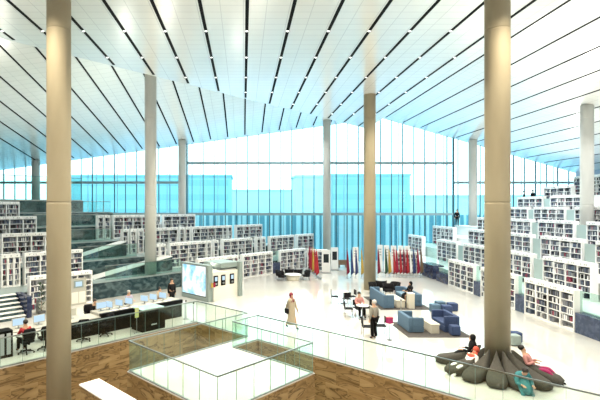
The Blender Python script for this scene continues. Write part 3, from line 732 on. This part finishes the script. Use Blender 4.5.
# local x = u (depth along side), local y = -v (0 .. 2.75)
box('screen_wall', M['kiosk_frame'], ki, 0, 0, 0, .35, 2.75, 2.3)
s_ = box('map_screen', M['map_screen'], ki, -.02, .28, .32, 0, 2.62, 2.18); box('screen_bezel', M['black'], s_, -.012, .24, .27, .0, 2.66, .32)
box('machine_wall', M['kiosk_white'], ki, .5, .22, 0, 2.75, .9, 1.78)
box('lower_cabinet', M['kiosk_white'], ki, .5, .08, 0, 2.2, .22, .86)
box('end_wall', M['kiosk_frame'], ki, 2.75, 0, 0, 3.0, 2.0, 2.3)
box('canopy', M['kiosk_frame'], ki, 1.3, .25, 1.98, 2.75, 2.0, 2.3)
box('roof_panel', M['white'], ki, .35, .4, 1.78, 2.75, 2.4, 1.84)
tag(oo := thing('poster_stand', 'yellow and red leaflets on slim stand beside the kiosk machines', 'sign', uv(18.42, -21.12), ROT), oo['label'], 'sign')
MB().cyl((0,0,0),(0,0,.95),.015).cyl((0,0,0),(0,0,.02),.12).build('post', M['steel'], oo); box('yellow_leaflet', M['yellow'], oo, -.17, -.02, .9, -.01, .0, 1.2); box('red_leaflet', M['crimson'], oo, .01, -.02, .9, .17, .0, 1.2)
for i, x in enumerate((.78, 1.42, 2.2)):
    t = thing('self_service_machine', 'black self service machine on the kiosk wall, %s from the map screen' % ORD[i], 'machine', uv(18.1 + x, -21.41, .9), ROT, 'self service machines')
    box('casing', M['black'], t, -.17, -.06, 0, .17, .0, .66); box('screen', M['screen'], t, -.11, -.068, .32, .11, -.06, .58); box('reader', M['steel'], t, -.08, -.085, .08, .08, -.06, .2)

# ------------------------------------------------------------------ rugs, sofas, tables, stools
def slab(name, label, cat, m, x0, y0, x1, y1, z0, z1, group=None):
    o = MB().cbox(x0, y0, z0, x1, y1, z1, min(.01, (z1-z0)*.4)).build(name, m); return tag(o, label, cat, group)
slab('rug', 'dark grey rug under the far blue sofa group', 'rug', M['rug'], 7.95, 25.75, 10.95, 29.6, 0, .015)
slab('rug', 'dark grey rug under the near blue sofa group', 'rug', M['rug'], 7.5, 20.25, 10.45, 23.0, 0, .015)
def sofa(label, x, y, ln, rz, m, dep=.75, h=.76, arm=True, cm=None, z=.015):
    t = thing('sofa', label, 'sofa', (x, y, z), rz, 'blue sofas'); cm = cm or m   # local: length along x, faces -y
    MB().cbox(-ln/2, -dep/2, .02, ln/2, dep/2 - .18, .30, .02).build('base', m, t)
    MB().cbox(-ln/2 + (.14 if arm else 0), -dep/2 - .01, .30, ln/2 - (.14 if arm else 0), dep/2 - .18, .43, .03).build('seat_cushion', cm, t)
    MB().cbox(-ln/2, dep/2 - .18, .02, ln/2, dep/2, h, .02).build('backrest', m, t)
    if arm:
        for g_ in (-1, 1): MB().cbox(g_*(ln/2 - .07) - .07, -dep/2, .30, g_*(ln/2 - .07) + .07, dep/2 - .18, h - (.0 if g_ else 0), .02).build('armrest', m, t)
    return t
sofa('long blue sofa with its back to the seated cafe guests', 8.5, 27.45, 2.9, PI/2, M['blue'], .62, .78)
sofa('light blue sofa behind white side block where black robed person sits', 10.35, 28.0, 2.9, -PI/2, M['blue'], .62, .72, cm=M['light_blue'])
sofa('blue sofa at left of the near rug', 8.15, 21.75, 1.55, PI/2, M['blue'], .72, .70)
sofa('dark blue sofa at right of the near rug', 9.85, 21.75, 1.5, -PI/2, M['navy'], .72, .76)
def table(label, x0, y0, x1, y1, h):
    t = thing('coffee_table', label, 'table', ((x0+x1)/2, (y0+y1)/2, .015), 0, 'low cream tables'); w, d = (x1-x0)/2, (y1-y0)/2
    MB().cbox(-w, -d, h - .06, w, d, h, .015).build('tabletop', M['cream'], t); MB().cbox(-w + .03, -d + .03, 0, w - .03, d - .03, h - .06, .01).build('plinth', M['cream'], t)
table('long cream coffee table between the far blue sofas', 9.0, 26.2, 9.55, 28.2, .45)
table('long cream coffee table on the near rug', 8.75, 20.8, 9.2, 22.4, .45)
t = thing('side_cabinet', 'tall cream side block in front of the black robed person', 'cabinet', (9.82, 26.15, .015)); MB().cbox(-.17, -.2, 0, .17, .2, .88, .015).build('body', M['cream'], t); MB().cbox(-.18, -.21, .88, .18, .21, .9, .006).build('top', M['white'], t)
def stool(label, x, y, m, s=.23, h=.45, z=0.):
    t = thing('cube_stool', label, 'stool', (x, y, z), 0, 'blue cube stools'); MB().cbox(-s, -s, .03, s, s, h, .025).build('cushion', M[m], t); MB().box(-s + .04, -s + .04, 0, s - .04, s - .04, .03).build('foot', M['black'], t)
X_, Y_, _ = G(435, 312.0); stool('mid blue cube stool leftmost of the free stool cluster', X_, Y_, 'blue', .24)
X_, Y_, _ = G(446.5, 313.3); stool('navy cube stool at front of the free stool cluster', X_, Y_, 'navy', .24)
X_, Y_, _ = G(453, 311.0); stool('navy cube stool rightmost of the free stool cluster', X_, Y_ + .1, 'navy', .24)
X_, Y_, _ = G(440.5, 309.2); stool('blue cube stool at back of the free stool cluster', X_, Y_ + .05, 'blue', .24)
stool('small navy cube stool against the dark blue sofa on near rug', 9.78, 20.62, 'navy', .2, .45, .015)
X_, Y_, _ = G(513, 345); stool('grey green cube stool partly behind the beanbag column', X_ + .05, Y_, 'kiosk_frame', .2)
X_, Y_, _ = G(517.5, 344); stool('navy cube stool just right of the beanbag column', X_ + .1, Y_ + .3, 'navy', .2)

# beanbags ring
def bean():
    rg = []; n = 24; sg = lambda t: math.copysign(abs(t)**.6, t)
    for z, rx, y0, y1 in ((0,.37,-.70,.10),(.05,.46,-.78,.16),(.20,.49,-.80,.22),(.33,.47,-.72,.26),(.42,.44,-.50,.30),(.54,.38,-.24,.33),(.68,.30,-.02,.36),(.84,.19,.16,.39),(.98,.08,.28,.42),(1.06,.02,.36,.42)):
        ring = []
        for i in range(n):
            y = (y0 + y1)/2 + (y1 - y0)/2*sg(math.sin(2*PI*i/n)); k = min(1, max(0, (y + .35)/.75))
            ring.append((rx*(1 - .55*k)*sg(math.cos(2*PI*i/n)), y, z))
        rg.append(ring)
    return MB().loft(rg)
names = ['front beanbag nearest the balustrade', 'beanbag under the teal dressed person, right of the front one', 'right beanbag, empty, between teal dressed and reading persons', 'far right beanbag under the reading person', None,
         'small looking far left beanbag behind the coral scarfed person', 'left beanbag under the coral scarfed person', 'front left beanbag, empty, beside the column']
b0 = bean()
bb = None
for i in range(8):
    if names[i] is None: continue
    a = math.radians([-119, -96, -72, -46, None, 152, -168, -144][i]); rr = 1.02
    o = b0.build('beanbag', M['charcoal'], None) if bb is None else bb.copy()
    if bb is None: bb = o
    else: col.objects.link(o)
    o.location = (BX + rr*math.cos(a), BY + rr*math.sin(a), 0); o.rotation_euler[2] = a + PI/2; o.scale = (.67, 1.28, .80)
    tag(o, 'charcoal pointed ' + names[i], 'beanbag', 'charcoal beanbags around the column')

# cafe chairs and tables
def make_cc(loc, rz, label):
    t = thing('cafe_chair', label, 'chair', loc, rz, 'black cafe chairs')
    k = [MB().cbox(-.22, -.22, .43, .22, .22, .47, .012).build('seat', M['soft_black'], t), MB().cbox(-.21, .20, .55, .21, .24, .86, .012).build('backrest', M['soft_black'], t)]
    for g_ in (-1, 1):
        k.append(MB().tube([(g_*.2,.22,.86),(g_*.2,.2,.45),(g_*.2,-.2,.45)], .014).build('back_frame', M['chrome'], t))
        for y in (-.19, .2): k.append(MB().cyl((g_*.2, y, .43), (g_*.21, y*1.1, 0), .014, .011).build('leg', M['chrome'], t))
    KID[t.name] = k; return t
X1, Y1, _ = G(344, 304)
cc = make_cc((X1 - .55, Y1 + .1, 0), math.radians(80), 'black cafe chair left of the empty cafe table')
dup(cc, (X1 + .5, Y1 + .1, 0), math.radians(-85), 'black cafe chair right of the empty cafe table')
dup(cc, (X1 + .02, Y1 - .55, 0), math.radians(180 + 5), 'black cafe chair in front of the empty cafe table')
X2, Y2, _ = G(358, 316)
dup(cc, (X2, Y2 + .02, 0), math.radians(10), 'black cafe chair under the pink topped person')
dup(cc, (X2 - .55, Y2 - .15, 0), math.radians(85), 'black cafe chair left of the pink topped person')
dup(cc, (X2 + .55, Y2 + .1, 0), math.radians(-80), 'black cafe chair right of the pink topped person')
X3, Y3, _ = G(368, 337)
dup(cc, (X3, Y3 + .15, 0), math.radians(85), 'black cafe chair left of the standing grey jacketed person')
dup(cc, (X3 + .68, Y3 + .3, 0), math.radians(-95), 'black cafe chair right of the standing grey jacketed person')
def make_ct(loc, label):
    t = thing('cafe_table', label, 'table', loc, 0, 'small white cafe tables')
    KID[t.name] = [MB().lathe([(.32,.72),(.33,.735),(.32,.75)], 24).build('tabletop', M['white'], t), MB().cyl((0,0,.02),(0,0,.72),.025).build('post', M['chrome'], t), MB().lathe([(.2,0),(.2,.015),(.03,.03)], 20).build('base', M['chrome'], t)]; return t
t0 = make_ct((X1, Y1 + .12, 0), 'white cafe table with nobody seated'); 
dup(t0, (X2 + .05, Y2 - .72, 0), 0, 'white cafe table in front of the pink topped person')
X4, Y4, _ = G(389.5, 340); t4 = dup(t0, (X4, Y4, 0), 0, 'small white pedestal table holding the pink box'); t4.scale = (.55, .55, 1); 
t = thing('gift_box', 'bright pink box on white cafe table beside the standing person', 'box', (X4, Y4, .75), .5); MB().cbox(-.12, -.1, 0, .12, .1, .22, .006).build('box_body', M['magenta'], t); MB().cbox(-.13, -.11, .22, .13, .11, .26, .006).build('lid', M['crimson'], t)
X5, Y5, _ = G(404, 312); dup(s0, ((401-PX)*23.9/F, 23.9, 0), 0, 'slim grey post standing between the two sofa groups')
bg = thing('handbag', 'black bag hanging at the side of the tan robed walker', 'bag', (walker.location.x - .25, walker.location.y - .18, .78), .6); MB().cbox(-.05, -.13, 0, .05, .13, .24, .02).build('pouch', M['soft_black'], bg); MB().tube([(0,-.1,.22),(0,-.06,.62),(.06,.0,.66),(0,.08,.22)], .008, 6).build('strap', M['soft_black'], bg)

# black armchairs
def make_ac(loc, rz, label):
    t = thing('armchair', label, 'armchair', loc, rz, 'black tub armchairs'); k = []
    k.append(MB().cbox(-.3, -.3, .28, .3, .25, .44, .05).build('seat', M['soft_black'], t))
    q = []
    for z, o_ in ((.30, 0), (.55, .03), (.78, .06)):
        ring = []
        for i in range(11): a = math.radians(-20 + 220*i/10); ring.append(((.34 + o_)*math.cos(a), (.32 + o_)*math.sin(a)*.95, z + (-.12 if i in (0,10) else 0)*(z > .5)))
        for i in range(10, -1, -1): a = math.radians(-20 + 220*i/10); ring.append(((.27 + o_)*math.cos(a), (.25 + o_)*math.sin(a)*.95, z + (-.12 if i in (0,10) else 0)*(z > .5)))
        q.append(ring)
    k.append(MB().loft(q).build('backrest', M['soft_black'], t))
    for x in (-.22, .22):
        for y in (-.22, .2): k.append(MB().cyl((x, y, .28), (x*1.2, y*1.2, 0), .018, .012).build('leg', M['chrome'], t))
    KID[t.name] = k; return t
TX, TY = 4.05, 36.4
ac = make_ac((TX - .95, TY - .35, 0), math.radians(70), 'black tub armchair left of round white table, nearest the viewer')
for dx, dy, r_, l_ in ((-1.05, .45, 110, 'black tub armchair left of round white table, farther back'), (-.2, 1.1, 175, 'black tub armchair behind round white table, left one'), (.55, 1.0, 210, 'black tub armchair behind round white table, right one'),
                    (1.1, .1, 270, 'black tub armchair right of the round white table')):
    dup(ac, (TX + dx, TY + dy, 0), math.radians(r_ if r_ != 70 else 70) , l_)
rt = thing('round_table', 'low round white table ringed by black tub chairs', 'table', (TX, TY, 0)); MB().lathe([(.66,.44),(.68,.47),(.66,.50)], 32).build('tabletop', M['white'], rt); MB().lathe([(.5,0),(.52,.05),(.56,.44)], 32).build('drum_base', M['cream'], rt)
for x, y, r_, l_ in ((8.95, 30.6, 60, 'black tub armchair at left behind the long blue sofa'), (9.75, 30.0, 0, 'black tub armchair directly behind the long blue sofa'), (10.45, 30.7, -70, 'black tub armchair at right behind the long blue sofa'), (9.75, 31.5, 180, 'black tub armchair beside the slim beige column')):
    dup(ac, (x, y, 0), math.radians(r_), l_)

# ------------------------------------------------------------------ flags
def flag(label, x, y, cols, h=2.35, rz=0., ph=0.):
    t = thing('flag', label, 'flag', (x, y, 0), rz, 'furled flags on floor poles')
    MB().lathe([(.14,0),(.14,.02),(.03,.05),(.02,.1)], 16).build('base', M['steel'], t); MB().cyl((0,0,.05),(0,0,h),.014).build('pole', M['chrome'], t)
    MB().ell((0,0,h + .03), (.03,.03,.04), 10, 6).build('finial', M['yellow'], t)
    rg = []; n = 18
    for j in range(9):
        q = j/8; z = h - .08 - (h - .45)*q; r = .03 + .085*q**.8
        rg.append([( .10*q + r*(1 + .35*math.cos(5*a + ph + q))*math.cos(a), r*.6*(1 + .35*math.cos(5*a + ph))*math.sin(a), z + .10*q*math.cos(a)) for a in [2*PI*i/n for i in range(n)]])
    mb = MB(); mb.loft(rg)
    if len(cols) > 1:
        for fi in range(len(mb.f) - 2): mb.m[fi] = int((fi % n)/n*len(cols)) % len(cols)
    mb.build('cloth', [M[c] for c in cols], t)
for i, (y, cc_) in enumerate(((37.2, ['red']), (38.2, ['red']), (39.2, ['maroon','yellow']), (40.2, ['red']), (41.3, ['crimson']))):
    flag('%s furled flag, %s from front on the long base bar' % (['red','red','maroon and yellow','red','crimson'][i], ORD[i]), 6.1, y, cc_, 2.4, R.uniform(-.4, .4), i)
o = MB().box(-.1, -2.5, 0, .1, 2.5, .05).build('flag_base_bar', M['steel'], None, (6.38, 39.3, 0)); tag(o, 'long dark base bar on the floor beside red flags', 'base')
for i, (px, cs, nm) in enumerate(((347, ['maroon'], 'maroon'), (351.2, ['red','flag_blue'], 'red and blue'), (355.8, ['flag_blue'], 'navy blue'), (361.5, ['green','yellow'], 'green and yellow'))):
    flag('%s furled flag left of slim beige column, %s from left' % (nm, ORD[i]), (px-PX)*37.5/F, 37.5, cs, 2.45, R.uniform(-.3, .3), i)
for i, (px, cs, nm) in enumerate(((378, ['maroon'], 'maroon'), (385.5, ['green'], 'dark green'), (389, ['red','yellow'], 'red and yellow'), (393.8, ['red'], 'red'), (396.3, ['crimson'], 'crimson'), (400, ['green','red'], 'green and red'),
                      (403.6, ['orange','maroon'], 'orange and maroon'), (407, ['red'], 'red'), (410, ['green','flag_white'], 'green and white'), (413.5, ['flag_blue'], 'navy blue'), (417.6, ['crimson'], 'crimson'), (420.8, ['maroon','brown'], 'maroon and brown'))):
    flag('%s furled flag right of slim beige column, %s from left' % (nm, ORD[i]), (px-PX)*38/F, 38.0, cs, 2.45, R.uniform(-.3, .3), i*1.3)

# display stands behind the flags
def stand(label, x, y, w, h, rz=0., scr=True):
    t = thing('display_stand', label, 'stand', (x, y, 0), rz, 'white display stands')
    MB().cbox(-w/2, -.06, .06, w/2, .06, h, .012).build('panel', M['white'], t); box('foot', M['steel'], t, -w/2 - .05, -.22, 0, w/2 + .05, .22, .06)
    if scr: box('screen', M['screen_dark'], t, -w*.32, -.075, h*.45, w*.32, -.06, h*.82)
    else:
        q = MB()
        for i in range(3): q.box(-w*.3, -.07, h*(.82 - .1*i), w*.25, -.06, h*(.86 - .1*i))
        q.build('printed_text', M['panel_grey'], t)
stand('white display stand with dark screen just right of red flags', (326-PX)*40.4/F, 40.4, .75, 2.1)
stand('white display stand with dark screen left of the navy flag', (334.5-PX)*42.3/F, 42.3, .68, 2.15)
stand('white panel with lines of text behind the navy flag', (355.5-PX)*41/F, 41, .5, 2.3, scr=False)
for i, (px, y) in enumerate(((380, 41), (386.5, 40.6), (393.5, 40.2), (400.5, 40.2), (407, 39.9))):
    stand('tall white panel behind the right flag row, %s from left' % ORD[i], (px-PX)*y/F, y, .46, 2.5, math.radians(-15), scr=False)
t = thing('console_table', 'dark brown console table by the glass behind display stands', 'table', ((342.5-PX)*44/F, 44, 0)); MB().cbox(-.4, -.25, .70, .4, .25, .76, .01).build('tabletop', M['brown'], t); box('front', M['brown'], t, -.38, -.22, .3, .38, .22, .70)
for x in (-.36, .30):
    for y in (-.22, .16): box('leg', M['brown'], t, x, y, 0, x + .06, y + .06, .3)

# ------------------------------------------------------------------ light
w = bpy.data.worlds.new('sky'); sc.world = w; w.use_nodes = True
bgn = w.node_tree.nodes['Background']; bgn.inputs[0].default_value = (.93,.97,1.,1); bgn.inputs[1].default_value = 3.0
def spot(x, y, e=900, ang=100, z=ZP, c_=(1,.88,.68)):
    l = bpy.data.lights.new('ceiling_or_fill_spot', 'SPOT'); l.energy = e; l.spot_size = math.radians(ang); l.spot_blend = .6; l.shadow_soft_size = .25; l.color = c_
    o = bpy.data.objects.new('ceiling_or_fill_spot', l); col.objects.link(o); o.location = (x, y, z - .15)
for k in (-7, -4, -1, 2, 5):
    for y in (6.0, 13.4, 20.6, 27.9):
        if y < 1.888*k + 32: spot(.15 + 1.888*k, y, 1900, 130)
for x in (17.6, 21.5, 25.4):
    for y in (20.6, 27.9, 35.1, 42.): spot(x, y, 900, 130, zR(x, y), (1,.98,.95))  # added fill spots under the right plane, no lamps fitted there
for x, y in ((-13, 34), (-7, 40), (0, 44), (-14, 42), (6, 45)): spot(x, y, 1100, 130, zL(x, y), (1,.98,.95))  # added fill spots below the left plane, which carries no lamps
def ceiling_fill(p, e, c_=(1,.95,.86)):          # added fill spots above bookcases and kiosk, aimed up to brighten the ceiling
    l = bpy.data.lights.new('ceiling_fill', 'SPOT'); l.energy = e; l.spot_size = math.radians(150); l.spot_blend = .8; l.shadow_soft_size = .3; l.color = c_
    o = bpy.data.objects.new('ceiling_fill', l); col.objects.link(o); o.location = p; o.rotation_euler[0] = PI
for u, v, k in ((11, -26.6, 0), (23.5, -26.6, 0), (28.3, -26.6, 0), (11.5, -31.9, 2), (22.5, -31.9, 2), (31, -31.9, 2), (11, -37.3, 4), (20, -34.6, 3)): ceiling_fill(uv(u, v, TH*k + 2.15), 560)
for x, y, k in ((15.9, 23, 0), (15.9, 32, 0), (20.7, 24, 2), (20.7, 33, 2), (20.7, 39, 2), (25.5, 37, 4), (30.3, 42.5, 6)): ceiling_fill((x, y, k + 2.15), 430)
for u, v in ((19.5, -22.3), (20.8, -22.3)): ceiling_fill(uv(u, v, 2.0), 700, (1,.9,.72))
cam = bpy.data.cameras.new('camera'); co = bpy.data.objects.new('camera', cam); col.objects.link(co)
co.location = (0, 0, H); co.rotation_euler = (PI/2, 0, 0)
cam.sensor_width = 36; cam.lens = F/600*36; cam.shift_x = (300 - PX)/600; cam.shift_y = (PY - 200)/600; cam.clip_end = 1000; cam.clip_start = .1
sc.camera = co
sc.view_settings.view_transform = 'Standard'; sc.view_settings.look = 'None'; sc.view_settings.gamma = 1; sc.view_settings.exposure = 0.36
try: sc.view_settings.use_curve_mapping = False
except Exception: pass
sc.cycles.use_denoising = True; sc.cycles.max_bounces = 8; sc.cycles.transparent_max_bounces = 16
